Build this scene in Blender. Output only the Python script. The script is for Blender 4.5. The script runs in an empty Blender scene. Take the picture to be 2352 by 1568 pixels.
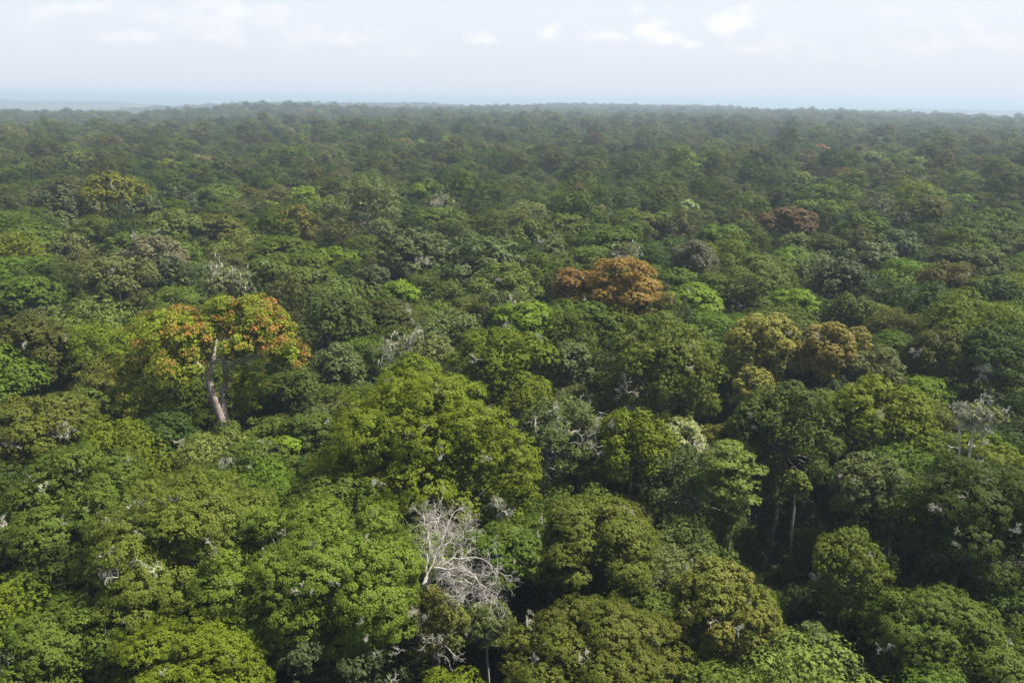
import bpy, math
import numpy as np
from mathutils import Matrix, Vector

R_ = math.radians
sc = bpy.context.scene
COL = sc.collection

# ------------------------------------------------------------------ camera
CAM_H = 72.0
PITCH, ROLL, FPX = R_(15.84), 0.0105, 1960.0      # FPX: focal length for a 2352 px wide frame
cam_d = bpy.data.cameras.new("camera")
cam_d.sensor_width, cam_d.lens = 36.0, 36.0 * FPX / 2352
cam_d.clip_start, cam_d.clip_end = 1.0, 80000.0
cam = bpy.data.objects.new("camera", cam_d)
COL.objects.link(cam)
FWD = np.array([0, math.cos(PITCH), -math.sin(PITCH)])
_r, _u = np.array([1.0, 0, 0]), np.array([0, math.sin(PITCH), math.cos(PITCH)])
RGT = _r * math.cos(ROLL) + _u * math.sin(ROLL)
UPV = _u * math.cos(ROLL) - _r * math.sin(ROLL)
cam.matrix_world = Matrix(((RGT[0], UPV[0], -FWD[0], 0), (RGT[1], UPV[1], -FWD[1], 0),
                           (RGT[2], UPV[2], -FWD[2], CAM_H), (0, 0, 0, 1)))
sc.camera = cam

# ------------------------------------------------------------------ light, sky, exposure
SUN_EL, SUN_AZ = R_(57), R_(80)        # azimuth clockwise from +Y (the view direction): from the right, a little ahead
sun_d = bpy.data.lights.new("sun", 'SUN')
sun_d.energy, sun_d.angle, sun_d.color = 5.0, R_(0.53), (1.0, 0.95, 0.86)
sun = bpy.data.objects.new("sun", sun_d)
COL.objects.link(sun)
sdir = Vector((math.sin(SUN_AZ) * math.cos(SUN_EL), math.cos(SUN_AZ) * math.cos(SUN_EL), math.sin(SUN_EL)))
sun.rotation_euler = (-sdir).to_track_quat('-Z', 'Y').to_euler()
sun.location = (0, 0, 300)

world = bpy.data.worlds.new("World")
sc.world = world
world.use_nodes = True
def build_world():
    nt = world.node_tree
    nt.nodes.clear()
    N, L = nt.nodes.new, nt.links.new
    out, bg = N('ShaderNodeOutputWorld'), N('ShaderNodeBackground')
    sky = N('ShaderNodeTexSky')
    sky.sky_type, sky.sun_disc = 'NISHITA', False
    sky.sun_elevation, sky.sun_rotation = SUN_EL, SUN_AZ
    sky.altitude, sky.air_density, sky.dust_density, sky.ozone_density = 500, 1.2, 6.0, 1.5
    tc = N('ShaderNodeTexCoord')
    # milky tropical air: thin high veil that lies over the whole sky
    veil = N('ShaderNodeMixRGB'); veil.inputs[0].default_value = 0.72
    veil.inputs[2].default_value = (6.3, 6.7, 7.45, 1)
    L(sky.outputs[0], veil.inputs[1])
    sep = N('ShaderNodeSeparateXYZ'); L(tc.outputs['Generated'], sep.inputs[0])
    vf = N('ShaderNodeMapRange'); L(sep.outputs[2], vf.inputs['Value'])      # the veil is thickest where one looks through most air
    for k_, v_ in (('From Min', .12), ('From Max', .75), ('To Min', .78), ('To Max', .12)): vf.inputs[k_].default_value = v_
    L(vf.outputs['Result'], veil.inputs[0])
    # soft cloud fields, stretched along the horizon
    def math_(op, a, b=None, clamp=False):
        m = N('ShaderNodeMath'); m.operation = op; m.use_clamp = clamp
        for i, v in enumerate((a, b)):
            if v is None: continue
            if isinstance(v, (int, float)): m.inputs[i].default_value = v
            else: L(v, m.inputs[i])
        return m.outputs[0]
    def noise(scale, detail, rough, sz, off):
        mp = N('ShaderNodeMapping'); mp.inputs['Scale'].default_value = (1, 1, sz); mp.inputs['Location'].default_value = off
        L(tc.outputs['Generated'], mp.inputs[0])
        n = N('ShaderNodeTexNoise'); n.inputs['Scale'].default_value = scale
        n.inputs['Detail'].default_value = detail; n.inputs['Roughness'].default_value = rough
        L(mp.outputs[0], n.inputs[0])
        return n.outputs[0]
    def ramp(x, a, b):
        r = N('ShaderNodeMapRange'); r.interpolation_type = 'SMOOTHSTEP'
        r.inputs['From Min'].default_value, r.inputs['From Max'].default_value = a, b
        L(x, r.inputs['Value'])
        return r.outputs['Result']
    billow = noise(26, 7, 0.62, 1.7, (0.3, 0.1, 0.2))
    field = noise(5.5, 3, 0.5, 2.2, (1.7, 0.4, 0.9))
    # broad faint banks
    bank = math_('MULTIPLY', ramp(field, 0.50, 0.62), ramp(billow, 0.42, 0.60))
    bank = math_('MULTIPLY', bank, ramp(sep.outputs[2], 0.03, 0.07))
    # the separate fair-weather cumulus heads above the horizon: (azimuth deg, elevation deg, half width, half height, strength)
    heads = [(-2.1, 4.1, 1.15, 0.55, 0.9), (2.2, 4.4, 1.4, 0.75, 1.0), (5.2, 4.3, 1.7, 0.7, 0.9), (9.2, 4.4, 1.4, 0.85, 0.95),
             (13.3, 4.9, 1.35, 1.15, 1.0), (7.4, 5.9, 0.5, 0.55, 0.85), (11.1, 3.8, 0.9, 0.45, 0.6), (14.4, 3.6, 1.3, 0.5, 0.5),
             (19.5, 3.0, 1.8, 0.6, 0.35), (22.3, 2.8, 1.0, 0.4, 0.3), (-11.0, 3.9, 3.2, 0.8, 0.55), (-18.5, 3.8, 2.6, 0.7, 0.6),
             (-17.0, 5.4, 2.6, 0.9, 0.5), (-25.5, 5.2, 2.4, 0.9, 0.55), (-23.5, 3.7, 2.0, 0.6, 0.5), (-8.0, 3.2, 2.6, 0.5, 0.4),
             (-30.0, 5.8, 1.8, 0.5, 0.35), (-21.0, 5.0, 2.0, 1.0, 0.5), (31, 2.6, 1.5, 0.25, 0.25), (40, 4.0, 2.0, 0.8, 0.7), (-44, 4.5, 3.0, 0.9, 0.7)]
    az = math_('ARCTAN2', sep.outputs[0], sep.outputs[1])
    el = math_('ARCSINE', sep.outputs[2])
    wob = math_('MULTIPLY', math_('SUBTRACT', billow, 0.5), 3.4)
    total = None
    for (a, e, w, h, s) in heads:
        dx = math_('DIVIDE', math_('SUBTRACT', az, R_(a)), R_(w * 1.35))
        dz = math_('DIVIDE', math_('SUBTRACT', el, R_(e - .5)), R_(h * 1.3))
        low = math_('MULTIPLY', math_('MINIMUM', dz, 0.0), 1.7)           # flatter underneath
        top = math_('MAXIMUM', dz, 0.0)
        q = math_('ADD', math_('MULTIPLY', dx, dx), math_('ADD', math_('MULTIPLY', low, low), math_('MULTIPLY', top, top)))
        v = math_('SUBTRACT', math_('ADD', 0.9, wob), math_('SQRT', q))
        m = math_('MULTIPLY', ramp(v, -.1, 1.25), s * .68)
        total = m if total is None else math_('MAXIMUM', total, m)
    cover = math_('MAXIMUM', math_('MULTIPLY', bank, 0.22), total)
    cover = math_('MULTIPLY', cover, 0.85, True)
    cl = N('ShaderNodeMixRGB'); cl.inputs[2].default_value = (8.3, 8.0, 7.95, 1)
    L(cover, cl.inputs[0]); L(veil.outputs[0], cl.inputs[1])
    bg.inputs['Strength'].default_value = 0.05
    L(cl.outputs[0], bg.inputs[0]); L(bg.outputs[0], out.inputs[0])
    world.cycles.sampling_method = 'MANUAL'
    world.cycles.sample_map_resolution = 512
build_world()
vs = sc.view_settings
vs.view_transform, vs.look, vs.gamma, vs.exposure, vs.use_curve_mapping = 'Standard', 'None', 1.0, 1.62, False
cy = sc.cycles
cy.max_bounces, cy.diffuse_bounces, cy.glossy_bounces, cy.transmission_bounces = 4, 3, 1, 3
cy.volume_bounces, cy.transparent_max_bounces = 1, 4
cy.caustics_reflective = cy.caustics_refractive = False
cy.sample_clamp_indirect = 3.0
cy.use_denoising = True
cy.denoiser = 'OPENIMAGEDENOISE'
cy.denoising_input_passes = 'RGB_ALBEDO_NORMAL'
cy.denoising_prefilter = 'ACCURATE'

# ------------------------------------------------------------------ helpers
def mk_mesh(name, v, f, mats, var=None, smooth=False):
    v = np.ascontiguousarray(v, np.float32); f = np.ascontiguousarray(f, np.int32)
    m = bpy.data.meshes.new(name)
    n, k = f.shape
    m.vertices.add(len(v)); m.vertices.foreach_set("co", v.ravel())
    m.loops.add(n * k); m.loops.foreach_set("vertex_index", f.ravel())
    m.polygons.add(n); m.polygons.foreach_set("loop_start", np.arange(0, n * k, k, dtype=np.int32))
    try: m.polygons.foreach_set("loop_total", np.full(n, k, np.int32))
    except Exception: pass
    if smooth: m.polygons.foreach_set("use_smooth", np.ones(n, bool))
    if var is not None:
        a = m.attributes.new("var", 'FLOAT_VECTOR', 'FACE')
        a.data.foreach_set("vector", np.ascontiguousarray(var, np.float32).ravel())
    for mt in (mats if isinstance(mats, (list, tuple)) else [mats]): m.materials.append(mt)
    m.update(calc_edges=True)
    return m

def nrm(a):
    return a / np.maximum(np.linalg.norm(a, axis=-1, keepdims=True), 1e-9)

def rand_dir(rng, n, zmin=-1.0):
    z = rng.uniform(zmin, 1, n); t = rng.uniform(0, 2 * np.pi, n); s = np.sqrt(1 - z * z)
    return np.stack([s * np.cos(t), s * np.sin(t), z], 1)

def tubes(groups, sides=5):
    """groups: list of (points B,S,3 ; radii B,S) -> verts, quads"""
    V, F, off = [], [], 0
    for P, rad in groups:
        B, S, _ = P.shape
        T = np.empty_like(P); T[:, 1:-1] = P[:, 2:] - P[:, :-2]; T[:, 0] = P[:, 1] - P[:, 0]; T[:, -1] = P[:, -1] - P[:, -2]
        T = nrm(T)
        ref = np.where(np.abs(T[..., 2:3]) > 0.9, np.array([1.0, 0, 0]), np.array([0, 0, 1.0]))
        A = nrm(np.cross(T, ref)); Bn = np.cross(T, A)
        th = np.arange(sides) * 2 * np.pi / sides
        ring = (P[:, :, None] + rad[:, :, None, None] * (A[:, :, None] * np.cos(th)[None, None, :, None] + Bn[:, :, None] * np.sin(th)[None, None, :, None]))
        V.append(ring.reshape(-1, 3))
        b, s, k = np.meshgrid(np.arange(B), np.arange(S - 1), np.arange(sides), indexing='ij')
        i0 = off + (b * S + s) * sides + k; i1 = off + (b * S + s) * sides + (k + 1) % sides
        F.append(np.stack([i0, i1, i1 + sides, i0 + sides], -1).reshape(-1, 4))
        off += B * S * sides
    return np.concatenate(V), np.concatenate(F)

def grow(rng, start, d, length, rad, spec, S=5, up=0.0, wander=0.25):
    """recursive branching, done level by level; spec: list of (children per branch, length ratio, radius ratio, angle deg, tropism)"""
    start, d = np.atleast_2d(start).astype(float), nrm(np.atleast_2d(d).astype(float))
    length, rad = np.atleast_1d(length).astype(float), np.atleast_1d(rad).astype(float)
    out = []
    for lv in range(len(spec) + 1):
        B = len(start)
        P = np.empty((B, S, 3)); P[:, 0] = start; dd = d.copy()
        for s in range(1, S):
            dd = nrm(dd + rng.normal(0, wander, (B, 3)) + np.array([0, 0, up]))
            P[:, s] = P[:, s - 1] + dd * (length / (S - 1))[:, None]
        taper = np.linspace(1, 0.55 if lv < len(spec) else 0.3, S)
        out.append((P, rad[:, None] * taper[None]))
        if lv == len(spec): break
        m, lr, rr, ang, trop = spec[lv]
        t = rng.uniform(0.3, 1, (B, m)); t[:, 0] = 1
        seg = np.minimum((t * (S - 1)).astype(int), S - 2); fr = t * (S - 1) - seg
        bi = np.arange(B)[:, None]
        p = P[bi, seg] * (1 - fr[..., None]) + P[bi, seg + 1] * fr[..., None]
        tan = nrm(P[bi, seg + 1] - P[bi, seg])
        side = nrm(np.cross(tan, rng.normal(size=tan.shape)))
        a = np.radians(ang) * rng.uniform(0.5, 1.3, (B, m, 1))
        nd = nrm(tan * np.cos(a) + side * np.sin(a) + np.array([0, 0, trop]))
        start, d = p.reshape(-1, 3), nd.reshape(-1, 3)
        length = (length[:, None] * lr * rng.uniform(0.6, 1.25, (B, m))).ravel()
        rad = (rad[:, None] * rr * rng.uniform(0.8, 1.1, (B, m))).ravel()
    return out

# ------------------------------------------------------------------ materials
def foliage(name, c1, c2, c3, trans=0.27, tipcol=None, gloss=0.06, inst=False, tipat=(0.55, 0.8)):
    m = bpy.data.materials.new(name); m.use_nodes = True
    nt = m.node_tree; nt.nodes.clear(); N, L = nt.nodes.new, nt.links.new
    out = N('ShaderNodeOutputMaterial')
    at = N('ShaderNodeAttribute'); at.attribute_name = 'var'
    sp = N('ShaderNodeSeparateXYZ'); L(at.outputs['Vector'], sp.inputs[0])
    def mix(f, a, b, kind='MIX'):
        x = N('ShaderNodeMixRGB'); x.blend_type = kind
        for i, v in enumerate((f, a, b)):
            if isinstance(v, (int, float)): x.inputs[i].default_value = v
            elif isinstance(v, tuple): x.inputs[i].default_value = v + (1,)
            else: L(v, x.inputs[i])
        return x.outputs[0]
    def rng_(x, a, b, lo=0.0, hi=1.0):
        r = N('ShaderNodeMapRange'); L(x, r.inputs['Value'])
        r.inputs['From Min'].default_value, r.inputs['From Max'].default_value = a, b
        r.inputs['To Min'].default_value, r.inputs['To Max'].default_value = lo, hi
        return r.outputs['Result']
    col = mix(rng_(sp.outputs[0], 0, 1, .22, .82), c1, c2)
    col = mix(rng_(sp.outputs[1], 0.45, 1.0, 0, 0.8), col, c3)
    if tipcol:
        f = N('ShaderNodeMath'); f.operation = 'MULTIPLY'
        g_ = N('ShaderNodeMath'); g_.operation = 'MULTIPLY'; L(rng_(sp.outputs[0], 0.2, 0.6), g_.inputs[0]); L(rng_(sp.outputs[1], .62, .38), g_.inputs[1])      # in patches, bough by bough
        L(rng_(sp.outputs[2], *tipat), f.inputs[0]); L(g_.outputs[0], f.inputs[1])
        col = mix(f.outputs[0], col, tipcol)
    if inst:
        t = N('ShaderNodeAttribute'); t.attribute_type = 'INSTANCER'; t.attribute_name = 'tint'
        col = mix(1.0, col, t.outputs['Color'], 'MULTIPLY')
    else:
        oi = N('ShaderNodeObjectInfo')
        col = mix(1.0, col, oi.outputs['Color'], 'MULTIPLY')
    hs = N('ShaderNodeHueSaturation'); hs.inputs['Saturation'].default_value = 1.05; hs.inputs['Value'].default_value = 1.5
    L(col, hs.inputs['Color'])
    bs = N('ShaderNodeBsdfPrincipled'); L(col, bs.inputs['Base Color'])
    bs.inputs['Roughness'].default_value = 0.6
    bs.inputs['Specular IOR Level'].default_value = gloss
    tr = N('ShaderNodeBsdfTranslucent'); L(hs.outputs[0], tr.inputs[0])
    mx = N('ShaderNodeMixShader'); mx.inputs[0].default_value = trans
    L(bs.outputs[0], mx.inputs[1]); L(tr.outputs[0], mx.inputs[2])
    L(mx.outputs[0], out.inputs[0])
    return m

def bark(name, c1, c2, scale=3.0):
    m = bpy.data.materials.new(name); m.use_nodes = True
    nt = m.node_tree; N, L = nt.nodes.new, nt.links.new
    bs = nt.nodes['Principled BSDF']; bs.inputs['Roughness'].default_value = 0.85
    tc, n = N('ShaderNodeTexCoord'), N('ShaderNodeTexNoise')
    mp = N('ShaderNodeMapping'); mp.inputs['Scale'].default_value = (1, 1, 0.35)
    L(tc.outputs['Object'], mp.inputs[0]); L(mp.outputs[0], n.inputs[0])
    n.inputs['Scale'].default_value = scale; n.inputs['Detail'].default_value = 5; n.inputs['Roughness'].default_value = 0.7
    cr = N('ShaderNodeValToRGB'); cr.color_ramp.elements[0].position = 0.38; cr.color_ramp.elements[1].position = 0.62
    cr.color_ramp.elements[0].color = c1 + (1,); cr.color_ramp.elements[1].color = c2 + (1,)
    L(n.outputs[0], cr.inputs[0]); L(cr.outputs[0], bs.inputs['Base Color'])
    b = N('ShaderNodeBump'); b.inputs['Strength'].default_value = 0.6; b.inputs['Distance'].default_value = 0.05
    L(n.outputs[0], b.inputs['Height']); L(b.outputs[0], bs.inputs['Normal'])
    return m

BARK = bark("grey_bark", (0.07, 0.055, 0.04), (0.20, 0.175, 0.14))
BARK_RED = bark("mottled_red_bark", (0.085, 0.058, 0.046), (0.21, 0.185, 0.165), 5)
BARK_PALE = bark("pale_bark", (0.17, 0.15, 0.12), (0.32, 0.29, 0.25))
BONE = bark("bleached_wood", (0.19, 0.17, 0.145), (0.37, 0.345, 0.31), 2)
PALETWIG = bark("pale_lichened_twig", (0.28, 0.26, 0.21), (0.50, 0.48, 0.41), 2)
GREYTWIG = bark("lichen_grey_twig", (0.16, 0.15, 0.115), (0.34, 0.325, 0.26), 2)
LICHEN = bark("hanging_lichen", (0.27, 0.28, 0.20), (0.42, 0.42, 0.32), 2)

# species: style numbers + colours
STY = {
 'dome':  dict(nl=38, lr=.26, lf=.80, cl=80, cr=.145, cf=.70, up=.40, jit=0.22, H=.80, low=-48, nk=1.1, ls=.92),
 'flat':  dict(nl=27, lr=.30, lf=.42, cl=80, cr=.14, cf=.60, up=.65, jit=0.22, H=.52, low=-32, nk=1.0, ls=.95),
 'round': dict(nl=44, lr=.22, lf=.90, cl=60, cr=.17, cf=.80, up=.30, jit=0.26, H=.84, low=-45, nk=1.05, ls=.95),
 'fine':  dict(nl=42, lr=.25, lf=.50, cl=80, cr=.14, cf=.65, up=.45, jit=0.24, H=.55, low=-42, nk=1.15, ls=.90),
 'airy':  dict(nl=40, lr=.25, lf=.70, cl=50, cr=.17, cf=.75, up=.30, jit=0.40, H=.76, low=-45, nk=.90, ls=.92),
 'leafy': dict(nl=38, lr=.25, lf=.85, cl=40, cr=.21, cf=.80, up=.42, jit=0.32, H=.88, low=-60, nk=.90, ls=1.15),
 'vine':  dict(nl=56, lr=.23, lf=1.0, cl=50, cr=.18, cf=.90, up=.25, jit=0.29, H=.85, low=-70, nk=1.1, ls=.95, dn=1.9),
 'cloud': dict(nl=36, lr=.28, lf=.52, cl=80, cr=.14, cf=.60, up=.55, jit=0.22, H=.85, low=-48, nk=1.15, ls=.92),
 'tier':  dict(nl=26, lr=.42, lf=.24, cl=70, cr=.15, cf=.6, up=.9, jit=0.24, H=1.1, low=-50, nk=1.1, ls=1.0),
}
def C(r, g, b): return (r * .82, g * .82, b * .50)
SPEC = {  # style, c1, c2, c3, extra, plain words
 'Ol': ('dome',  C(.070, .098, .010), C(.132, .166, .016), C(.098, .124, .012), {}, 'olive-lime domed'),
 'Gm': ('fine',  C(.048, .079, .016), C(.096, .132, .028), C(.079, .102, .028), {}, 'mid-green spreading'),
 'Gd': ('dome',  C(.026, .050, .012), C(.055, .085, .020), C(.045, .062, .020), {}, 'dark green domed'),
 'Gf': ('flat',  C(.042, .078, .012), C(.085, .128, .018), C(.068, .088, .018), {}, 'green flat-topped'),
 'Gb': ('flat',  C(.080, .140, .014), C(.150, .220, .026), C(.120, .170, .022), {}, 'bright lime-green'),
 'Gg': ('airy',  C(.066, .085, .038), C(.130, .150, .072), C(.100, .108, .056), {}, 'grey-green loose'),
 'Br': ('flat',  C(.054, .064, .014), C(.106, .110, .024), C(.086, .080, .024), {}, 'olive-brown flat-topped'),
 'Bf': ('fine',  C(.054, .068, .016), C(.108, .120, .028), C(.092, .092, .028), {}, 'olive-brown spreading'),
 'Or': ('cloud', C(.120, .078, .028), C(.315, .200, .072), C(.205, .124, .046), {}, 'rust-orange'),
 'Od': ('cloud', C(.095, .060, .022), C(.210, .126, .046), C(.140, .082, .030), {}, 'dark rust-brown'),
 'Rd': ('airy',  C(.100, .136, .018), C(.215, .245, .032), C(.150, .180, .026), dict(tipcol=C(.33, .125, .072), tipat=(.38, .80)), 'red-tipped lime-green'),
 'Yw': ('round', C(.125, .132, .036), C(.250, .242, .084), C(.190, .180, .066), {}, 'straw-yellow dense'),
 'Yo': ('dome',  C(.075, .086, .012), C(.140, .150, .022), C(.112, .108, .022), {}, 'mustard-green domed'),
 'Yb': ('leafy', C(.070, .092, .022), C(.150, .165, .050), C(.150, .130, .046), {}, 'yellow-mottled leafy'),
 'Sv': ('leafy', C(.130, .160, .090), C(.290, .330, .210), C(.180, .220, .120), dict(gloss=.12), 'silvery pale-leaved'),
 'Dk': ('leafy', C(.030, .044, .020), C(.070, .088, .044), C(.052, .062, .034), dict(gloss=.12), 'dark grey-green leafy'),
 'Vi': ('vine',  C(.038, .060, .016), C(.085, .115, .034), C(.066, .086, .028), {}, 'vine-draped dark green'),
 'Vb': ('vine',  C(.062, .094, .018), C(.118, .156, .034), C(.094, .122, .028), {}, 'drooping fresh-green'),
 'Ti': ('tier',  C(.075, .122, .030), C(.145, .205, .058), C(.105, .152, .042), {}, 'bright tiered'),
 'Pk': ('round', C(.100, .088, .075), C(.172, .152, .130), C(.124, .115, .090), {}, 'pinkish-grey domed'),
 'Rb': ('flat',  C(.066, .044, .030), C(.122, .078, .050), C(.082, .064, .036), {}, 'red-brown flat-topped'),
 'Gs': ('leafy', C(.052, .078, .030), C(.100, .132, .060), C(.080, .102, .044), dict(gloss=.12), 'sage-green leafy'),
}
MAT = {k: foliage("foliage_" + s[5].replace(' ', '_').replace('-', '_'), s[1], s[2], s[3], **s[4]) for k, s in SPEC.items()}
MAT_I = foliage("foliage_forest_mass", C(.72, .78, .62), C(1.25, 1.22, 1.2), C(1.05, .92, 1.0), inst=True)

# ------------------------------------------------------------------ terrain
def smooth(a, b, x):
    t = np.clip((np.asarray(x, float) - a) / (b - a), 0, 1); return t * t * (3 - 2 * t)
def ground(x, y):
    x, y = np.asarray(x, float), np.asarray(y, float)
    D = np.hypot(x, y); az = np.degrees(np.arctan2(x, y))
    u = (np.sin(x / 210 + 1.3) * np.cos(y / 260 + .4) + .6 * np.sin((x + y) / 143 + 2.1) + .5 * np.cos((x - 1.7 * y) / 330))
    z = u * (0.4 + 1.8 * smooth(180, 900, D) + .9 * smooth(1200, 2600, D))
    z = z + 3 * smooth(700, 2500, D) * np.sin(az / 7 + 1.0) * np.sin(D / 520)
    # the plateau breaks off: nearer on the left
    edge = np.interp(az, [-180, -60, -34, -20, -12, -6, 4, 12, 20, 32, 60, 180], [2000, 2000, 2200, 2400, 2500, 2700, 4600, 4400, 3700, 2900, 2600, 2600])
    z = z - 62 * smooth(0, 700, D - edge)
    # ridges behind
    z = z - 11 * smooth(700, 1700, D) * smooth(-14, -26, az) - 7 * smooth(1200, 2600, D) * smooth(14, 30, az)
    z = z + 84 * np.exp(-((D - 5000) / 620) ** 2) * np.interp(az, [-180, -27, -22, -14, -6, 0, 5, 10, 17], [0, 0, .55, .74, .82, .50, .18, .08, 0])
    z = z + 78 * np.exp(-((D - 7600) / 900) ** 2) * np.interp(az, [-180, -40, -30, -24, -19, 10, 18, 24, 40, 180], [.9, .95, .9, .85, 0, 0, .55, .9, .95, .9])
    far = smooth(11000, 17000, D)
    z = z * (1 - far) + far * (34 + 9 * np.sin(az / 9 + .6) + 4 * np.sin(az / 3.1))
    return z

def build_ground():
    rr = np.concatenate([[0.0], np.geomspace(12, 34000, 190)])
    aa = np.radians(np.concatenate([np.arange(-48, 48, .5), np.arange(48, 312, 4)]))
    A = len(aa)
    rad, ang = np.meshgrid(rr[1:], aa, indexing='ij')
    x, y = rad * np.sin(ang), rad * np.cos(ang)
    z = ground(x, y)
    rng = np.random.default_rng(5)
    z = z + smooth(4800, 6500, rad) * (30 + rng.normal(0, 2.2, z.shape))      # beyond the single trees the sheet is the canopy itself
    v = np.concatenate([[[0, 0, float(ground(0, 0))]], np.stack([x, y, z], -1).reshape(-1, 3)])
    n = len(rr) - 1
    i, j = np.meshgrid(np.arange(n - 1), np.arange(A), indexing='ij')
    a = 1 + i * A + j; b = 1 + i * A + (j + 1) % A
    f = np.stack([a, b, b + A, a + A], -1).reshape(-1, 4)
    m = bpy.data.materials.new("forest_floor"); m.use_nodes = True
    nt = m.node_tree; N, L = nt.nodes.new, nt.links.new
    bs = nt.nodes['Principled BSDF']; bs.inputs['Roughness'].default_value = 0.95
    tc, n1, n2 = N('ShaderNodeTexCoord'), N('ShaderNodeTexNoise'), N('ShaderNodeTexNoise')
    n1.inputs['Scale'].default_value = 0.06; n1.inputs['Detail'].default_value = 8
    n2.inputs['Scale'].default_value = 0.5; n2.inputs['Detail'].default_value = 6
    L(tc.outputs['Object'], n1.inputs[0]); L(tc.outputs['Object'], n2.inputs[0])
    c = N('ShaderNodeValToRGB'); c.color_ramp.elements[0].position = .35; c.color_ramp.elements[1].position = .68
    c.color_ramp.elements[0].color = (.014, .019, .008, 1); c.color_ramp.elements[1].color = (.030, .038, .014, 1)
    L(n1.outputs[0], c.inputs[0]); L(c.outputs[0], bs.inputs['Base Color'])
    bp = N('ShaderNodeBump'); bp.inputs['Distance'].default_value = 1.0; L(n2.outputs[0], bp.inputs['Height']); L(bp.outputs[0], bs.inputs['Normal'])
    o = bpy.data.objects.new("ground", mk_mesh("ground", v, f[:, ::-1], m, smooth=True))
    COL.objects.link(o); o["kind"] = "structure"
build_ground()

# ------------------------------------------------------------------ crowns and trunks
def lobes_for(rng, st, R, H):
    nl = max(6, int(st['nl'] * rng.uniform(.85, 1.15)))
    s0 = math.sin(R_(st['low'])); k = np.arange(nl) + .5
    s = s0 + (1 - s0) * (1 - (k / nl)) + rng.normal(0, .04, nl); s = np.clip(s, -1, 1)
    a = k * 2.39996 + rng.uniform(0, 6.28) + rng.normal(0, .25, nl)
    c = np.sqrt(1 - s * s)
    ph = rng.uniform(0, 6.28, 3)
    w = 1 + .15 * np.sin(a + ph[0]) + .14 * np.sin(2 * a + ph[1]) + .10 * np.sin(3 * a + ph[2])
    lr = st['lr'] * R * rng.uniform(.68, 1.25, nl)
    rr = (R - .8 * lr) * w * rng.uniform(.80, 1.07, nl)
    cen = np.stack([rr * c * np.cos(a), rr * c * np.sin(a), (H - .5 * lr * st['lf']) * s * rng.uniform(.85, 1.08, nl)], 1)
    cen[:, 2] *= np.where(cen[:, 2] < 0, st.get('dn', 1.0), 1.0)
    return cen, lr

def crown(name, seed, st, R, H, N, leaf, mat, cen=None, lr=None):
    """leaf-sized triangles gathered into clumps, the clumps into lobes, the lobes over an uneven dome"""
    rng = np.random.default_rng(seed)
    cen0 = cen
    if cen is None: cen, lr = lobes_for(rng, st, R, H)
    nl = len(cen); ncl = nl * st['cl']
    li = rng.choice(nl, ncl, p=lr ** 2 / (lr ** 2).sum())
    cd = rand_dir(rng, ncl, -.45)
    flat = np.array([1, 1, st['lf']])
    cc = cen[li] + cd * lr[li][:, None] * flat * rng.uniform(.84, .99, (ncl, 1))
    rho = np.sqrt((cc[:, 0] / R) ** 2 + (cc[:, 1] / R) ** 2 + (np.maximum(cc[:, 2], 0) / max(H, .1)) ** 2)
    keep = (rho > .58) | (rng.random(ncl) < .35)
    cc, li, cd = cc[keep], li[keep], cd[keep]; ncl = len(cc)
    crad = st['cr'] * lr[li] * rng.uniform(.65, 1.35, ncl)
    cvar = np.clip(.5 * rng.random(ncl) + .5 * rng.random(nl)[li], 0, 1)
    n1 = int(N * .82); n2 = N - n1; n3 = n2 // 2 if cen0 is None else 0
    ci = rng.choice(ncl, n1, p=crad ** 2 / (crad ** 2).sum())
    d = rand_dir(rng, n1, -.6)
    pos = cc[ci] + d * crad[ci][:, None] * np.array([1, 1, st['cf']]) * (rng.random((n1, 1)) ** .35)
    nor = nrm(.30 * d + .80 * cd[ci] + .25 * nrm(cc[ci] / np.array([R, R, H])) + np.array([0, 0, st['up']]) + rng.normal(0, st['jit'], (n1, 3)))
    size = leaf * rng.uniform(.65, 1.45, n1)
    tip = d[:, 2] * .5 + .5
    if cen0 is not None:                                        # young leaves flush on the outer and upper boughs
        q = np.clip((pos[:, 2] - pos[:, 2].min()) / np.ptp(pos[:, 2]), 0, 1); tip = .45 * tip + .65 * q - .12 + .22 * rng.random(nl)[li[ci]]
    # inner foliage
    l2 = rng.integers(0, nl, n2)
    p2 = cen[l2] + rand_dir(rng, n2) * lr[l2][:, None] * flat * (rng.random((n2, 1)) ** .4) * .62
    if n3: p2[:n3] = rand_dir(rng, n3, 0.0) * np.array([R, R, H]) * rng.uniform(.42, .64, (n3, 1))       # leaves on the inner boughs close the crown
    pos = np.concatenate([pos, p2]); nor = np.concatenate([nor, nrm(rng.normal(0, .6, (n2, 3)) + np.array([0, 0, .8]))])
    size = np.concatenate([size, leaf * 2.2 * rng.uniform(.7, 1.3, n2)])
    tip = np.concatenate([tip, np.zeros(n2)])
    n = len(pos)
    t = nrm(np.cross(nor, rng.normal(size=(n, 3)))); b = np.cross(nor, t)
    s = size[:, None]
    v = np.stack([pos - t * s * .62, pos + t * s * .30 + b * s * .50, pos + t * s * .42 - b * s * .46], 1).reshape(-1, 3)
    var = np.stack([rng.random(n), np.concatenate([cvar[ci], rng.random(n2)]), tip], 1)
    return mk_mesh(name, v, np.arange(3 * n).reshape(-1, 3), mat, var), cen, lr

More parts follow.
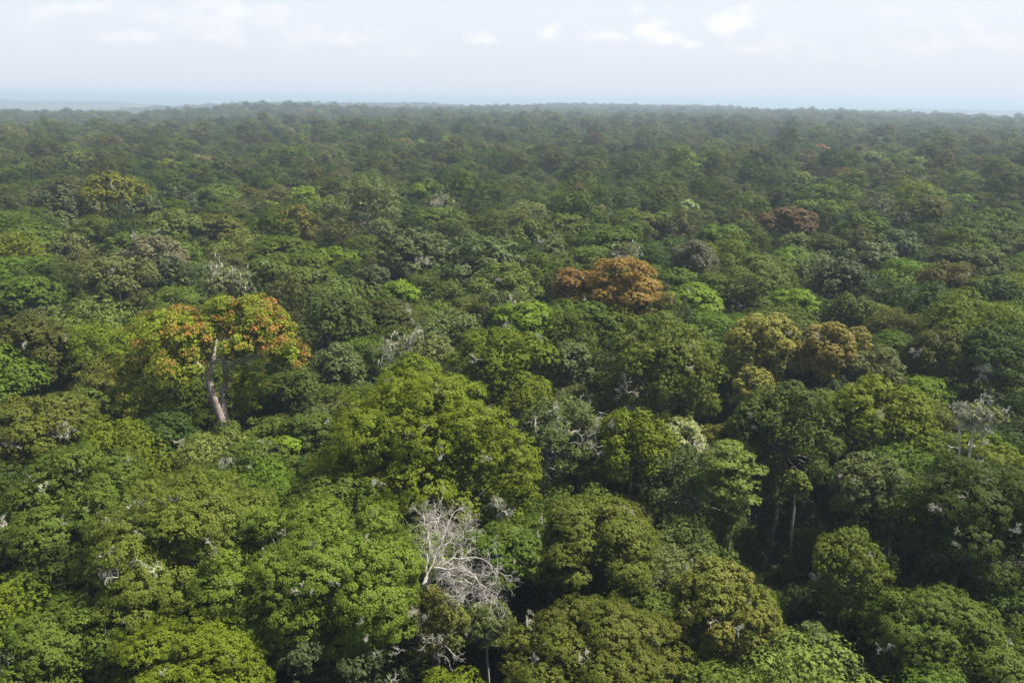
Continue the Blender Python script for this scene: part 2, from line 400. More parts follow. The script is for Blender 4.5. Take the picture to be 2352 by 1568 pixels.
def trunk_mesh(name, seed, base_z, top, r0, mat, lean=(0, 0), sides=8):
    rng = np.random.default_rng(seed)
    S = 12; t = np.linspace(0, 1, S)
    p = np.zeros((1, S, 3)); p[0, :, 2] = base_z + (top[2] - base_z) * t
    p[0, :, 0] = top[0] * t ** 1.5 + lean[0] * np.sin(t * 3.1) + rng.normal(0, .12, S)
    p[0, :, 1] = top[1] * t ** 1.5 + lean[1] * np.sin(t * 3.1) + rng.normal(0, .12, S)
    rad = r0 * (1 - .5 * t + .9 * np.exp(-t * 14))[None]
    v, f = tubes([(p, rad)], sides)
    return mk_mesh(name, v, f, mat, smooth=True)

def limb_mesh(name, seed, top, cen, lr, r0, mat, twigs=True):
    rng = np.random.default_rng(seed)
    n = len(cen); S = 5; t = np.linspace(0, 1, S)[None, :, None]
    a = np.array(top)[None] - np.array([0, 0, 1.0]) * rng.uniform(0, .25, (n, 1)) * max(2.0, r0 * 8)
    c = cen - np.array([0, 0, .30]) * lr[:, None]
    mid = (a + c) / 2 + np.stack([(c - a)[:, 0] * .18, (c - a)[:, 1] * .18, -np.abs((c - a)[:, 2]) * .15], 1)
    P = ((1 - t) ** 2) * a[:, None] + 2 * t * (1 - t) * mid[:, None] + t ** 2 * c[:, None]
    P = P + rng.normal(0, .10, P.shape) * lr[:, None, None] * .5 * np.sin(np.pi * t)
    rad = r0 * .34 * (1 - .75 * t[0, :, 0])[None] * rng.uniform(.6, 1.1, (n, 1))
    gr = [(P, rad)]
    if twigs:
        k = 2; st = np.repeat(P[:, -2], k, 0); d = rand_dir(rng, n * k, -.1)
        g = grow(rng, st, d, np.repeat(lr * .75, k), np.repeat(rad[:, -1] * .55, k), [(2, .6, .6, 45, .1)], S=3, wander=.25)
        gr += g
    v, f = tubes(gr[:1], 4); v2, f2 = tubes(gr[1:], 3) if twigs else (np.zeros((0, 3)), np.zeros((0, 4), int))
    return mk_mesh(name, np.concatenate([v, v2]), np.concatenate([f, f2 + len(v)]), mat, smooth=True)

def twig_crown(name, seed, R, H, mat, limbs=6, r0=.22, dense=1.0, base=(0, 0, 0), start_z=None):
    """a leafless crown: arching limbs that fork down to fine twigs"""
    rng = np.random.default_rng(seed)
    a = np.arange(limbs) * 2 * np.pi / limbs + rng.normal(0, .35, limbs)
    e = rng.uniform(.10, .95, limbs)
    d = np.stack([np.cos(a) * np.cos(e), np.sin(a) * np.cos(e), np.sin(e) * H / R * 1.2], 1)
    sz = -.55 * H if start_z is None else start_z
    st = np.tile(np.array([0, 0, sz]), (limbs, 1))
    spec = [(5, .55, .62, 42, .05), (4, .62, .60, 48, .08), (max(2, int(4 * dense)), .60, .60, 50, .10), (2, .65, .65, 45, .10)]
    g = grow(rng, st, d, np.full(limbs, R * .78) * rng.uniform(.8, 1.15, limbs), np.full(limbs, r0), spec, S=5, up=.0, wander=.27)
    v, f = tubes(g[:3], 5); v2, f2 = tubes(g[3:], 3)
    V = np.concatenate([v, v2]); F = np.concatenate([f, f2 + len(v)])
    tips = g[-1][0][:, -1]
    return mk_mesh(name, V, F, mat, smooth=True), tips, g

def strands(name, seed, pts, L, mat, w=.10):
    rng = np.random.default_rng(seed)
    n = len(pts); l = L * rng.uniform(.35, 1.3, n)[:, None]
    d = rand_dir(rng, n); d[:, 2] = 0; d = nrm(d) * w * rng.uniform(.5, 1.6, (n, 1))
    e = rng.normal(0, .12, (n, 3)) * l
    v = np.stack([pts - d, pts + d, pts + e + np.array([0, 0, -1.0]) * l], 1).reshape(-1, 3)
    return mk_mesh(name, v, np.arange(3 * n).reshape(-1, 3), mat)

# ------------------------------------------------------------------ placing
def ray(px, py):
    d = FWD * FPX + RGT * (px - 1176) - UPV * (py - 784)
    return d / np.linalg.norm(d)
def at_height(px, py, z):
    d = ray(px, py); t = (z - CAM_H) / d[2]
    return np.array([0, 0, CAM_H]) + d * t
def depth(p):
    return float(np.dot(np.asarray(p) - np.array([0, 0, CAM_H]), FWD))
def project(p):
    q = np.asarray(p, float) - np.array([0, 0, CAM_H]); z = q @ FWD
    return 1176 + (q @ RGT) / z * FPX, 784 - (q @ UPV) / z * FPX, z

def empty(name, loc, label, cat, group=None, rz=0.0):
    o = bpy.data.objects.new(name, None); COL.objects.link(o)
    o.empty_display_size = 2; o.location = loc; o.rotation_euler = (0, 0, rz)
    o["label"] = label; o["category"] = cat
    if group: o["group"] = group
    return o
def part(name, mesh, parent, loc=(0, 0, 0), color=None, scale=None, rz=0.0):
    o = bpy.data.objects.new(name, mesh); COL.objects.link(o)
    o.parent = parent; o.location = loc; o.rotation_euler = (0, 0, rz)
    if color is not None: o.color = tuple(color) + (1.0,)
    if scale is not None: o.scale = scale
    return o

ZMID = 31.0
# One line per tree that the photograph lets one pick out: x y width (in a 2352 px wide frame), kind, extra height : label
TREES = """
1058 1285 215 De 2 : bleached white dead tree of bare twisting branches, bottom centre
1112 1425 130 Gt -3 : thin grey-green crown on a slim straight pale trunk, bottom centre
990 1425 170 Yb -2 : half-bare yellowish tree with tangled pale twigs below the bleached dead tree
170 1150 430 Gm 0 : broad greyish-green crown at left edge, scattered with small pale twigs
405 1245 520 Gy 1 : large yellowish-green spreading crown with white lichen patches, lower left
745 1310 540 Gb2 1 : large fresh-green crown directly left of the bleached dead tree
450 1530 400 Of -2 : smooth olive fine-grained crown at the bottom edge, lower left
150 1480 360 Gm -3 : deep green crown filling the bottom-left corner
800 1545 400 Dk -6 : dark grey-green leafy crown at bottom edge, left of the slim pale trunk
1360 1500 450 Bf -1 : wide olive-brown fine-leaved crown at the bottom edge, right of centre
775 1150 250 Gm 0 : rounded mid-green crown in front of the big olive-lime dome
975 1030 500 Ol 2 : biggest olive-lime dome of cauliflower lobes in the middle of the forest
1155 1265 240 Gm -1 : tall green crown touching the right side of the bleached dead tree
1365 1230 330 Yk 0 : yellow-brown tinged dome right of centre, with yellow leaves on its right
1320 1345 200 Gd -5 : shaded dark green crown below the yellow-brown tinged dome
1490 1395 170 Gm -5 : narrow green crown between the yellow-brown dome and the mottled leafy tree
1640 1390 270 Yb -1 : tall yellow-mottled leafy tree with thin pale twigs, lower right
1945 1285 190 Vb 0 : tall fresh-green crown standing between two dark gaps, lower right
2190 1470 420 Gm -2 : wide olive-green crown in the bottom-right corner
1880 1530 220 Gs -6 : leafy sage-green tree at the bottom edge, right of the mottled leafy tree
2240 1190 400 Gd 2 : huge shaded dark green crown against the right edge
1985 1100 190 Gg 0 : grey-green crown above the tall fresh-green crown, right side
1678 1090 150 Ti 1 : bright tiered green crown on a vine-wrapped column, beside the dark gap
1830 1108 66 Rl -1 : small round glossy crown on a long slim trunk in the dark gap
1572 1010 130 Sv 0 : pale silvery large-leaved tree in front of the shaded hollow, right of centre
1690 1010 150 Br -3 : small olive-brown crown right behind the bright tiered crown
1450 1010 200 Ol 1 : upright olive-green crown with a bare lichened snag on top
1290 985 230 Gt 1 : grey-green crown laced with bare lichened branches, right of the olive-lime dome
1385 1105 120 Gb -6 : small vivid green leafy tree just above the yellow-brown tinged dome
1515 830 290 Vb 3 : large drooping fresh-green crown below the rust-orange tree
1765 790 190 Yw 2 : straw-yellow dense dome, the left half of a yellow-and-brown pair
1905 800 190 Yd 2 : brownish straw dome, the right half of a yellow-and-brown pair
1732 885 120 Yw -3 : small straw-yellow crown below the straw-yellow dome
1795 850 110 Gs -3 : small sage-green leafy tree at the foot of the straw-yellow dome
2000 850 180 Gg -1 : grey-green crown right of the brownish straw dome
1800 968 240 Vd 0 : dark vine-hung crown above the dark gap, right of centre
2000 950 260 Ol -1 : long olive-green crown right of the dark gap, below the grey-green one
2155 810 170 Od2 1 : olive crown with whitish dead twigs on top, near right edge
2285 810 190 Gd 3 : dark olive crown with forked pale trunk showing, at right edge
2255 1065 200 Ol -3 : olive crown under the lichen-white umbrella tree, right edge
2242 950 118 Lw 7 : lichen-white umbrella-shaped tree with two bare trunks near right edge
1830 690 110 Gb 1 : bright lime crown just above the straw-yellow dome
1432 672 212 Or 3*1.15 : brilliant rust-orange flat-topped tree, the only orange crown near the middle
1318 660 140 Od 2 : darker rust crown joined to the left side of the orange tree
1592 695 170 Gb 0 : vivid green flat crown immediately right of the orange tree
1345 745 230 Gf -2 : dark green flat crown under the front edge of the orange tree
1205 735 190 Gb 1 : light lime-green crown with forked trunk showing, left of the orange tree
1160 665 170 Gl 0 : pale green crown behind the light lime-green one
1075 715 140 Bf -1 : dull olive crown left of the light lime-green tree
1150 835 260 Ol 0 : olive-lime crown right behind the biggest olive-lime dome
945 905 230 Ol -1 : olive-lime crown with white lichen tufts, back left of the biggest dome
962 810 155 Ly 1 : grey twiggy half-bare dome left of the light lime-green tree
1305 830 125 Gs 0 : sage-green leafy tree above the lichen-laced grey-green crown
470 810 430 RD 5 : tall red-tipped lime tree with forked bare trunk, left of centre
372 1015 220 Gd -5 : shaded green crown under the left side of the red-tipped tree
85 970 280 Bf 0 : olive-brown layered crown at left edge below the red-tipped tree
30 1060 170 Bf -3 : small olive crown with crooked white branches at left edge
80 790 210 Od2 1 : dusky olive-brown crown at left edge beside the red-tipped tree
190 920 120 Gm -4 : small green crown tucked under the left side of the red-tipped tree
262 628 165 Gg 7*.75 : loose green crown on a tall pale bare trunk, behind the red-tipped tree
60 675 180 Gf 0 : flat green crown at the left edge above the dusky olive-brown one
520 655 130 Ly 1 : greenish-grey lichened tree right behind the red-tipped tree
665 640 230 Gm 1 : broad mid-green crown beyond the red-tipped tree, to its right
775 740 190 Vi 0 : dark vine-draped tree right of the red-tipped tree
850 650 120 Dk 0 : dark leafy crown left of the small lime crown
920 668 95 Gb 0 : small lime crown above the grey twiggy half-bare dome
890 730 190 Bd -1 : dull dark-olive crown above the grey twiggy half-bare dome
775 850 140 Gs -2 : pale sage crown right of the red-tipped tree's lower branches
860 840 120 Vi -3 : small dark leafy tree left of the grey twiggy half-bare dome
690 900 140 Vi -4 : shaded grey-green tree against the red-tipped tree's right side
725 985 150 Gm -3 : green crown carrying a crooked bare white branch, left of the biggest dome
590 1060 180 Gm -3 : green crown with a crooked white branch, right of the forked bare trunk
650 1020 80 Gb -2 : little yellow-green crown beside the forked bare trunk's foot
700 1090 130 Gd -6 : dark hollowed crown left of the biggest olive-lime dome
365 590 150 Pk 1 : pinkish-grey domed crown, upper left
385 640 120 Dk 0 : dark crown with forked pale trunk below the pinkish-grey dome
505 520 125 Br 2 : olive-brown layered flat crown standing between the mustard-green dome and the warm brown dome
265 460 165 Yo 5 : big mustard-green dome standing above its neighbours, upper left
140 485 130 Dk 2 : dark grey-green crown left of the mustard-green dome
325 495 125 Dk 1 : dark grey-green crown right of the mustard-green dome
412 462 85 Dk 1 : second dark grey-green crown right of the mustard-green dome
75 545 150 Gf 1 : broad flat green crown at left edge below the dark pair
140 522 95 Gs 0 : bluish-green flat crown under the left dark grey-green one
160 565 90 Gg 0 : loose grey-green crown with fine bare twigs, left
390 535 145 Gl 1 : greyish dome sprinkled with lichen below the mustard-green dome
300 565 150 Gm 0 : green crown in front of the lichen-sprinkled greyish dome
400 507 62 Gb 0 : tiny vivid green crown behind the lichen-sprinkled greyish dome
495 450 115 Gm 1 : olive-green rounded crown right of the mustard-green dome
390 392 80 Ol 4 : dark olive ball crown with white twigs, beyond the mustard-green dome
450 368 64 Br 2 : brownish domed crown beyond the dark olive ball
502 366 62 Dk 2 : dark round crown beside the brownish domed crown
450 404 38 De 2 : small white dead tree in front of the brownish domed crown
345 418 60 Ly 0 : pale lichened low dome touching the mustard-green dome
685 516 122 Rw 1 : warm brown domed crown dotted with pale twigs, upper centre-left
612 476 66 Gb 1 : vivid green crown left of the yellow-lime dome
695 460 90 Lm 2 : yellow-lime domed crown with dark speckles, upper centre-left
760 480 80 Gl 1 : soft grey-green dome right of the yellow-lime one
820 436 80 Br 3 : fan-shaped olive-brown crown above the soft grey-green dome
740 450 70 Rd2 0 : green crown with a few orange leaves beside the fan-shaped one
985 438 112 Gb3 2 : yellow-green layered crown behind the straw-grey leafless one
1005 467 80 Ly 2 : straw-grey leafless crown, upper centre
1000 512 150 Gm 1 : wide olive-green crown under the straw-grey leafless one
870 527 80 Gg 1 : grey-green round crown left of the wide olive-green one
830 478 44 Sv 0 : small bluish-silver bush-like crown below the fan-shaped one
640 590 190 Gf 0 : flat green crown in front of the warm brown dome
760 600 130 Gb3 0 : yellow-green crown right of the flat green one below the warm brown dome
960 590 190 Gs 2 : grey-green crown on a straight pale trunk, upper centre
1110 610 200 Sg 1 : spreading pale sage crown above a black shaded hollow
1220 545 120 Wt 3 : tall green dome with whitened top, upper centre
1300 520 115 Gm 2 : big green leaning crown right of the whitened dome
1292 447 66 Gb3 1 : yellow-green round crown above the small orange one
1250 466 58 Or2 0 : small orange flat crown, upper centre
1268 582 78 Sg 0 : pale bluish-green bush-like crown below the whitened dome
1375 500 82 Gg 1 : grey flat-topped crown with a pale trunk, upper centre-right
1450 508 120 Bf 1 : olive crown with twisted bare stems, left of the pale green ball
1525 510 62 Gl 1 : pale green ball crown left of the silver-leaved tree
1580 487 70 Sv 1 : silver-leaved tree, the whitest foliage in the upper right
1565 378 125 Gb4 4 : prominent bright green dome in the upper right, far off
1535 408 70 Gf 0 : green flat crown just below the prominent far bright dome
1335 372 34 Gb 3 : tiny lime tree on a bent pale trunk, far off
1445 352 62 Gd 1 : dark green low crown far off, left of the prominent bright dome
1595 600 125 Pg 2 : grey-brown glinting crown right of the lichen-white plume
1432 582 80 Lw 3 : lichen-white plume of bare branches behind the orange tree
1360 605 160 Gf -1 : green flat crown touching the orange tree's far left side
1400 560 175 Gf 1 : wide flat green crown beyond the lichen-white plume
1740 620 170 Gm 1 : broad green crown with slender forked trunks, right of the glinting one
1815 592 110 Gb4 2 : bright green crown on the right shoulder of the broad forked-trunk one
1660 545 130 Gf 1 : flat green crown in front of the red-brown table crown
1815 508 138 Rb 3 : red-brown table-flat crown, the only one of its colour at right
1872 482 130 Gf 3 : green flat crown just behind the red-brown table crown
1888 442 82 Gb4 1 : fresh green crown behind the red-brown table crown's right end
1842 417 66 Gl 2 : pale-leaved round crown with a pale trunk, far right of centre
1980 535 138 Gf2 2 : rich green domed crown right of the red-brown table crown
2060 560 110 Sd 1 : bluish-green smooth crown right of the rich green dome
1902 562 84 Gf 0 : green crown left of the rich green dome's foot
1830 560 80 Gg 0 : grey-green flat crown under the red-brown table crown
2205 460 70 Gb4 3 : bright green dome far off near the right edge
2290 512 100 Vb2 2 : smooth green cone-like crown near the right edge
2210 418 66 Yl 0 : yellowish crown behind the far right bright dome
2130 422 56 Ly 1 : whitish lichened crown far off at right
2002 372 80 Gl 3 : pale yellowish-green far crown left of a dark notch
2105 386 76 Gl 2 : pale yellowish-green far crown right of a dark notch
2025 336 68 Dk 3 : dark brownish round crown far off at right
1882 343 48 Or2 1 : thin orange flat crown far off at right
1822 336 34 Gb 1 : tiny lime crown far off left of the thin orange one
2165 351 38 Gb 1 : tiny lime crown far off near the right edge
2198 595 120 Bd 1 : dark olive layered crown near right edge, upper half
2258 610 110 Gg 0 : greyish-olive crown in front of the dark olive layered one
2250 552 125 Bd 1 : dusky olive dome left of the smooth cone-like crown's foot
2170 658 160 Bk 1 : dull brown dome near the right edge
1935 650 150 Dk 1 : dark glossy tree with yellowish shoots above the vine-hung slope
2010 600 130 Gs 0 : sage-brown crown below the bluish-green smooth one
1955 730 150 Vi -1 : vine-hung dark tree in the hollow right of the straw-yellow dome
2140 725 200 Gd -2 : low dark green crowns' tallest, in the shade near right edge
2295 690 150 Gd 0 : dark green flat crown at the right edge, mid height
2085 690 110 Vi -2 : dark leafy tree between the vine-hung tree and the dull brown dome
1555 640 110 Gf 0 : dark-green clump-crowned tree touching the glinting crown
1640 660 100 Gd -1 : dark crown left of the bright lime one above the straw dome
133 328 40 Or2 2 : faint orange crown far away on the left
300 335 52 Rb 1 : faint brown flat crown far away on the left
375 345 64 Gd 2 : dark green spreading crown far left, under the faint brown one
90 365 80 Dk 1 : dark dense crown far away near the left edge
180 385 110 Gl 1 : greyish-green broad crown far left beyond the mustard-green dome
70 400 60 Gl 1 : soft round green crown near the left edge, far off
862 325 60 Dk 4 : blackish-blue round crown far off at upper centre
1030 333 58 Lm 4 : yellow-lime crown far off at upper centre
960 327 36 Gb 2 : tiny lime crown between the blackish-blue and the yellow-lime far crowns
1035 310 34 Rb 2 : faint reddish dome behind the yellow-lime far crown
1035 365 52 Bf 2 : brown-green leafy crown in front of the yellow-lime far crown
1110 350 62 Bk 1 : purplish-brown round crown far off, right of the yellow-lime one
925 340 64 Rw 1 : pale brown low crown right of the blackish-blue far crown
670 352 46 Gl 1 : light green pointed crown far off at upper centre-left
"""
ALIAS = {  # kind: (base kind, tint, style)
 'Gb2': ('Gm', (1.34, 1.3, 1.1), 'fine'), 'Gy': ('Gm', (1.28, 1.2, 1.1), 'fine'), 'Vd': ('Vi', (1.0, 1.05, 1.0), 'vine'), 'Of': ('Ol', (1.05, .98, 1.2), 'fine'), 'Yk': ('Bf', (1.12, 1.2, 1.0), 'fine'),
 'Gt': ('Gg', (.9, .95, .9), 'airy'), 'Rl': ('Gs', (1.1, 1.0, .45), 'leafy'), 'Gl': ('Gg', (1.05, 1.15, .75), 'dome'),
 'Yd': ('Yw', (.86, .77, .86), 'round'), 'Od2': ('Bf', (.78, .80, .9), 'dome'), 'Bd': ('Br', (.72, .85, .95), 'flat'),
 'Lm': ('Gb', (1, .95, 1), 'dome'), 'Rw': ('Bf', (1.22, 1.0, 1.2), 'round'), 'Rd2': ('Gm', (1.1, .9, .9), 'airy'),
 'Gb3': ('Gf', (1.4, 1.28, 1.0), 'flat'), 'Sg': ('Gs', (1.0, 1.02, 1.05), 'leafy'), 'Wt': ('Gm', (1, 1, 1.1), 'dome'),
 'Or2': ('Or', (.85, .75, .75), 'flat'), 'Pg': ('Pk', (.72, .80, .80), 'round'), 'Gb4': ('Gf', (1.15, 1.35, 1.0), 'flat'),
 'Gf2': ('Gf', (.95, 1.05, .9), 'dome'), 'Sd': ('Gs', (.70, .88, .88), 'dome'), 'Vb2': ('Vb', (.75, .85, .8), 'vine'),
 'Yl': ('Yo', (1, 1, 1), 'dome'), 'Bk': ('Bf', (.80, .68, .80), 'dome'), 'RD': ('Rd', (1, 1, 1), 'airy'),
}
NAMES = {'dome': 'broadleaf_tree', 'fine': 'spreading_tree', 'round': 'dense_crowned_tree', 'flat': 'flat_topped_tree', 'airy': 'loose_crowned_tree',
         'leafy': 'large_leaved_tree', 'cloud': 'layered_tree', 'vine': 'vine_draped_tree', 'tier': 'tiered_tree'}
PXM = 2352 / 1024.0

# twig bunches for the lichened snags that stick out of many crowns (unit size, shared)
BUNCH = []
for k in range(5):
    rng = np.random.default_rng(900 + k)
    g = grow(rng, np.zeros((3, 3)), nrm(rng.normal(size=(3, 3)) * .7 + np.array([0, 0, .9])), [.75, .6, .5], [.026, .022, .018],
             [(4, .65, .65, 48, .05), (4, .62, .62, 50, .05), (3, .6, .7, 50, .0)], S=5, wander=.28)
    v, f = tubes(g, 4)
    wood = mk_mesh("bare_branch", v, f, PALETWIG, smooth=True)
    pts = np.concatenate([g[2][0].reshape(-1, 3), g[3][0].reshape(-1, 3)])
    pts = pts[rng.random(len(pts)) < .3]
    BUNCH.append((wood, strands("lichen", 950 + k, pts,   .24, LICHEN, .012)))

heroes = []          # (root, centre, R, H, depth, kind)
placed = []          # (x, y, r) on the ground, for spacing
land = []            # things other labels may refer to

def hero(px, py, w, kind, dz, label, seed, hm=1.0):
    rng = np.random.default_rng(seed)
    base, tint, style = ALIAS.get(kind, (kind, (1, 1, 1), None))
    c = at_height(px, py, ZMID + dz)
    d = depth(c); R = w / 2 / FPX * d
    gz = float(ground(c[0], c[1]))
    def spot(a, b, dy=0.0):                       # a point seen at pixel a, b, dy metres behind the tree's own axis
        q = ray(a, b); return np.array([0, 0, CAM_H]) + q * ((d + dy) / float(q @ FWD)) - c
    bare = base in ('Ly', 'Lw', 'De')
    if bare:
        H = (.36 if 'umbrella' in label else .62) * R
        nm, cat = ('dead_tree', 'dead tree') if base == 'De' else ('lichen_covered_tree', 'tree')
        root = empty(nm, (c[0], c[1], gz), label, cat)
        cz = c[2] - gz
        big = base == 'De' and w > 150
        mat = BONE if base == 'De' else PALETWIG if base == 'Lw' else GREYTWIG
        if big:
            kk = spot
            lines = [[(972, 1345, -2), (1000, 1305, -3), (1050, 1278, -3), (1105, 1285, -3), (1155, 1318, -4)], [(972, 1345, -2), (1030, 1312, -4), (1080, 1338, -4), (1112, 1362, -5), (1132, 1390, -5)],
                     [(975, 1340, -1), (985, 1280, 0), (985, 1225, 2), (968, 1180, 3)], [(975, 1340, -1), (1000, 1270, 0), (1025, 1215, 2), (1040, 1180, 3)], [(985, 1290, 0), (1020, 1250, 0), (1060, 1225, 1), (1075, 1205, 1)],
                     [(1000, 1305, -3), (1060, 1300, -4), (1100, 1330, -5), (1120, 1365, -5)], [(985, 1225, 2), (1000, 1200, 2), (1012, 1185, 3)], [(1030, 1312, -4), (1042, 1345, -4), (1055, 1370, -5)]]
            rr = np.random.default_rng(seed); gs = []
            tt = np.linspace(0, 1, 14)
            for ln in lines:
                q = np.array([kk(*e) for e in ln]); t0 = np.linspace(0, 1, len(q))
                pp = np.stack([np.interp(tt, t0, q[:, i]) for i in range(3)], 1); pp[1:-1] = .25 * pp[:-2] + .5 * pp[1:-1] + .25 * pp[2:]
                pp += rr.normal(0, .10, pp.shape)
                gs.append((pp[None], np.linspace(.105, .03, 14)[None]))
                st_ = np.repeat(pp[3:], 3, 0); dr = nrm(rr.normal(0, 1, st_.shape) + np.repeat(np.gradient(pp, axis=0)[3:], 3, 0) * 1.2 + np.array([0, 0, .25]))
                gs += grow(rr, st_, dr, rr.uniform(.7, 1.6, len(st_)), np.full(len(st_), .020), [(4, .62, .62, 50, .03), (3, .62, .66, 50, .03)], S=5, wander=.33)
            V, F = tubes(gs, 4); m = mk_mesh("bare_branches", V, F, mat, smooth=True)
            part("bare_branches", m, root, (0, 0, cz))
            foot = kk(972, 1345, -2) + np.array([0, 0, cz])
            part("trunk", trunk_mesh("trunk", seed + 1, -.3, tuple(foot), .30, mat), root)
            heroes.append((root, c, R, H, d, base)); placed.append((c[0], c[1], R * .6)); return root
        m, tips, g = twig_crown("bare_branches", seed, R * (1.0 if big else .95), H * (1.3 if big else 1.1), mat, limbs=8 if big else 7, r0=.022 * R, dense=.6)
        part("bare_branches", m, root, (0, 0, cz))
        part("trunk", trunk_mesh("trunk", seed + 1, -.3, (0, 0, cz - .5 * H), .048 * R + .1, mat), root)
        if 'two bare trunks' in label:
            part("trunk", trunk_mesh("trunk", seed + 8, -.3, (-1.6, .4, cz - .35 * H), .036 * R + .1, mat, (.9, 0)), root)
        if base != 'De':
            pts = np.concatenate([g[3][0].reshape(-1, 3), g[4][0][:, ::2].reshape(-1, 3)])
            rr = np.random.default_rng(seed + 2); pts = pts[rr.random(len(pts)) < (.9 if base == 'Lw' else .4)]
            part("hanging_lichen", strands("hanging_lichen", seed + 2, pts, .10 * R + .15, LICHEN, .012 * R + .02), root, (0, 0, cz))["kind"] = "stuff"
            N = int(.25 * (w / PXM) ** 2)
            m, _, _ = crown("leaves", seed + 3, STY['airy'], R * .95, H, max(N, 300), 2.8 * d / 853, MAT['Gg'])
            part("leaves", m, root, (0, 0, cz), tint if tint != (1, 1, 1) else (1.0, .98, .9))
        heroes.append((root, c, R, H, d, base)); placed.append((c[0], c[1], R)); return root
    sty, mat = style or SPEC[base][0], MAT[base]
    st = STY[sty]
    H = st['H'] * R * rng.uniform(.92, 1.1) * hm
    cz = c[2] - gz - .18 * H
    jit = rng.uniform(.95, 1.05, 3)
    tint = tuple(np.array(tint) * jit * rng.uniform(.94, 1.06))
    N = int(max(2000, 2.1 * (w / PXM) ** 2 * st['nk'])); leaf = 1.85 * d / 853 * st['ls']
    root = empty(NAMES[sty], (c[0], c[1], gz), label, "tree")
    if kind == 'RD':
        spots = [(590, 735, 175, 2), (515, 715, 120, 3), (370, 770, 185, 0), (432, 792, 130, -2), (545, 800, 110, -2), (655, 815, 130, -1), (300, 850, 130, 0), (405, 850, 150, -3),
                 (330, 935, 150, -2), (275, 905, 90, 1), (565, 880, 130, 1), (610, 770, 150, 1), (420, 735, 110, 4), (640, 760, 110, 3), (560, 930, 90, 3), (380, 960, 100, -1), (480, 760, 120, 1)]
        cen = np.array([spot(a, b, dy) for a, b, ww, dy in spots]); lr = np.array([s[2] for s in spots]) / 2 / FPX * d * .80
        st = dict(st, cl=34, cr=.22, lf=.8, cf=.8, jit=.6, up=.45)
        m, cen, lr = crown("crown", seed, st, R * .1, H * .1, 40000, leaf * 1.1, mat, cen, lr)
        cz = c[2] - gz
        part("crown", m, root, (0, 0, cz), tint)
        k = lambda a, b, dy=0: spot(a, b, dy) + np.array([0, 0, cz])
        def pole(pts, r):
            pts = np.array(pts); t = np.linspace(0, 1, len(pts)); tt = np.linspace(0, 1, 16)
            q = np.stack([np.interp(tt, t, pts[:, i]) for i in range(3)], 1); q[1:-1] = .25 * q[:-2] + .5 * q[1:-1] + .25 * q[2:]
            return (q[None], np.interp(tt, [0, 1], r)[None])
        foot = k(522, 1010, -1.5)
        v, f = tubes([pole([(foot[0] + .8, -1, -.4), foot, k(505, 955, -2), k(487, 905, -3), k(478, 865, -3)], (.80, .42)),
                      pole([(foot[0] + 1.3, -1, -.4), foot + np.array([.9, .3, 0]), k(514, 955, -1), k(510, 915, -1), k(520, 870, 0)], (.74, .40))], 9)
        part("trunk", mk_mesh("trunk", v, f, BARK_RED, smooth=True), root)
        v, f = tubes([pole([k(478, 868, -3), k(462, 845, -3), k(440, 820, -3)], (.42, .2)), pole([k(478, 868, -3), k(490, 830, -3), k(498, 780, -1)], (.42, .2)),
                      pole([k(520, 872, 0), k(515, 830, -1), k(530, 760, 1), k(560, 720, 2)], (.42, .2)), pole([k(512, 850, -1), k(560, 825, -1), k(610, 815, -1), k(650, 810, -1)], (.30, .14)),
                      pole([k(500, 935, -2), k(480, 918, -3), k(474, 912, -3)], (.22, .12)), pole([k(478, 868, -3), k(455, 850, -3), k(468, 880, -3)], (.2, .1)),
                      pole([k(440, 820, -3), k(400, 800, -2), k(340, 790, -1), k(300, 840, 0)], (.22, .1)), pole([k(440, 890, -2), k(420, 870, -3), k(425, 850, -3)], (.12, .06)),
                      pole([k(455, 850, -2), k(400, 900, -2), k(340, 930, -2)], (.2, .1)), pole([k(520, 870, 0), k(560, 890, 1), k(570, 870, 1)], (.2, .1))], 7)
        part("limbs", mk_mesh("limbs", v, f, BARK, smooth=True), root)
    else:
        m, cen, lr = crown("crown", seed, st, R, H, N, leaf, mat)
        part("crown", m, root, (0, 0, cz), tint)
        top = (rng.normal(0, .06) * R, rng.normal(0, .06) * R, cz - (.50 if sty in ('flat', 'dome', 'fine', 'cloud') else .45) * H)
        bk = BARK_PALE if 'trunk' in label else BARK
        r0 = .038 * R + .10
        if kind == 'Rl': top = (0, 0, cz - .3 * H); r0 = .26
        part("trunk", trunk_mesh("trunk", seed + 1, -.4, top, r0, bk, (rng.normal(0, .5), rng.normal(0, .5))), root)
        part("limbs", limb_mesh("limbs", seed + 2, np.array(top) - np.array([0, 0, cz]), cen, lr, r0, BARK_PALE if kind == 'Gt' else BARK, twigs=w > 150), root, (0, 0, cz))
        if kind == 'Ti':
            rr = np.random.default_rng(77); n = 26; zz = np.linspace(cz - 1.1 * R, 5, n)
            a = rr.uniform(0, 6.28, n); q = R * rr.uniform(.15, .5, n)
            cv = np.stack([q * np.cos(a), q * np.sin(a), zz], 1); lv = R * rr.uniform(.25, .42, n)
            mv, _, _ = crown("vine_column", 78, STY['vine'], .1, .1, 12000, leaf * .95, MAT['Vi'], cv, lv)
            part("vine_column", mv, root, (0, 0, 0), (1.2, 1.2, 1.1))
        if kind == 'Gt' or kind == 'Wt' or (kind == 'Yb' and w < 200):
            m, tips, g = twig_crown("bare_branches", seed + 5, R * .95, H * 1.15, BONE if kind != 'Wt' else GREYTWIG, limbs=6, r0=.016 * R + .03, dense=.6)
            part("bare_branches", m, root, (0, 0, cz + .12 * H))
    heroes.append((root, c, R, H, d, base)); placed.append((c[0], c[1], R))
    return root

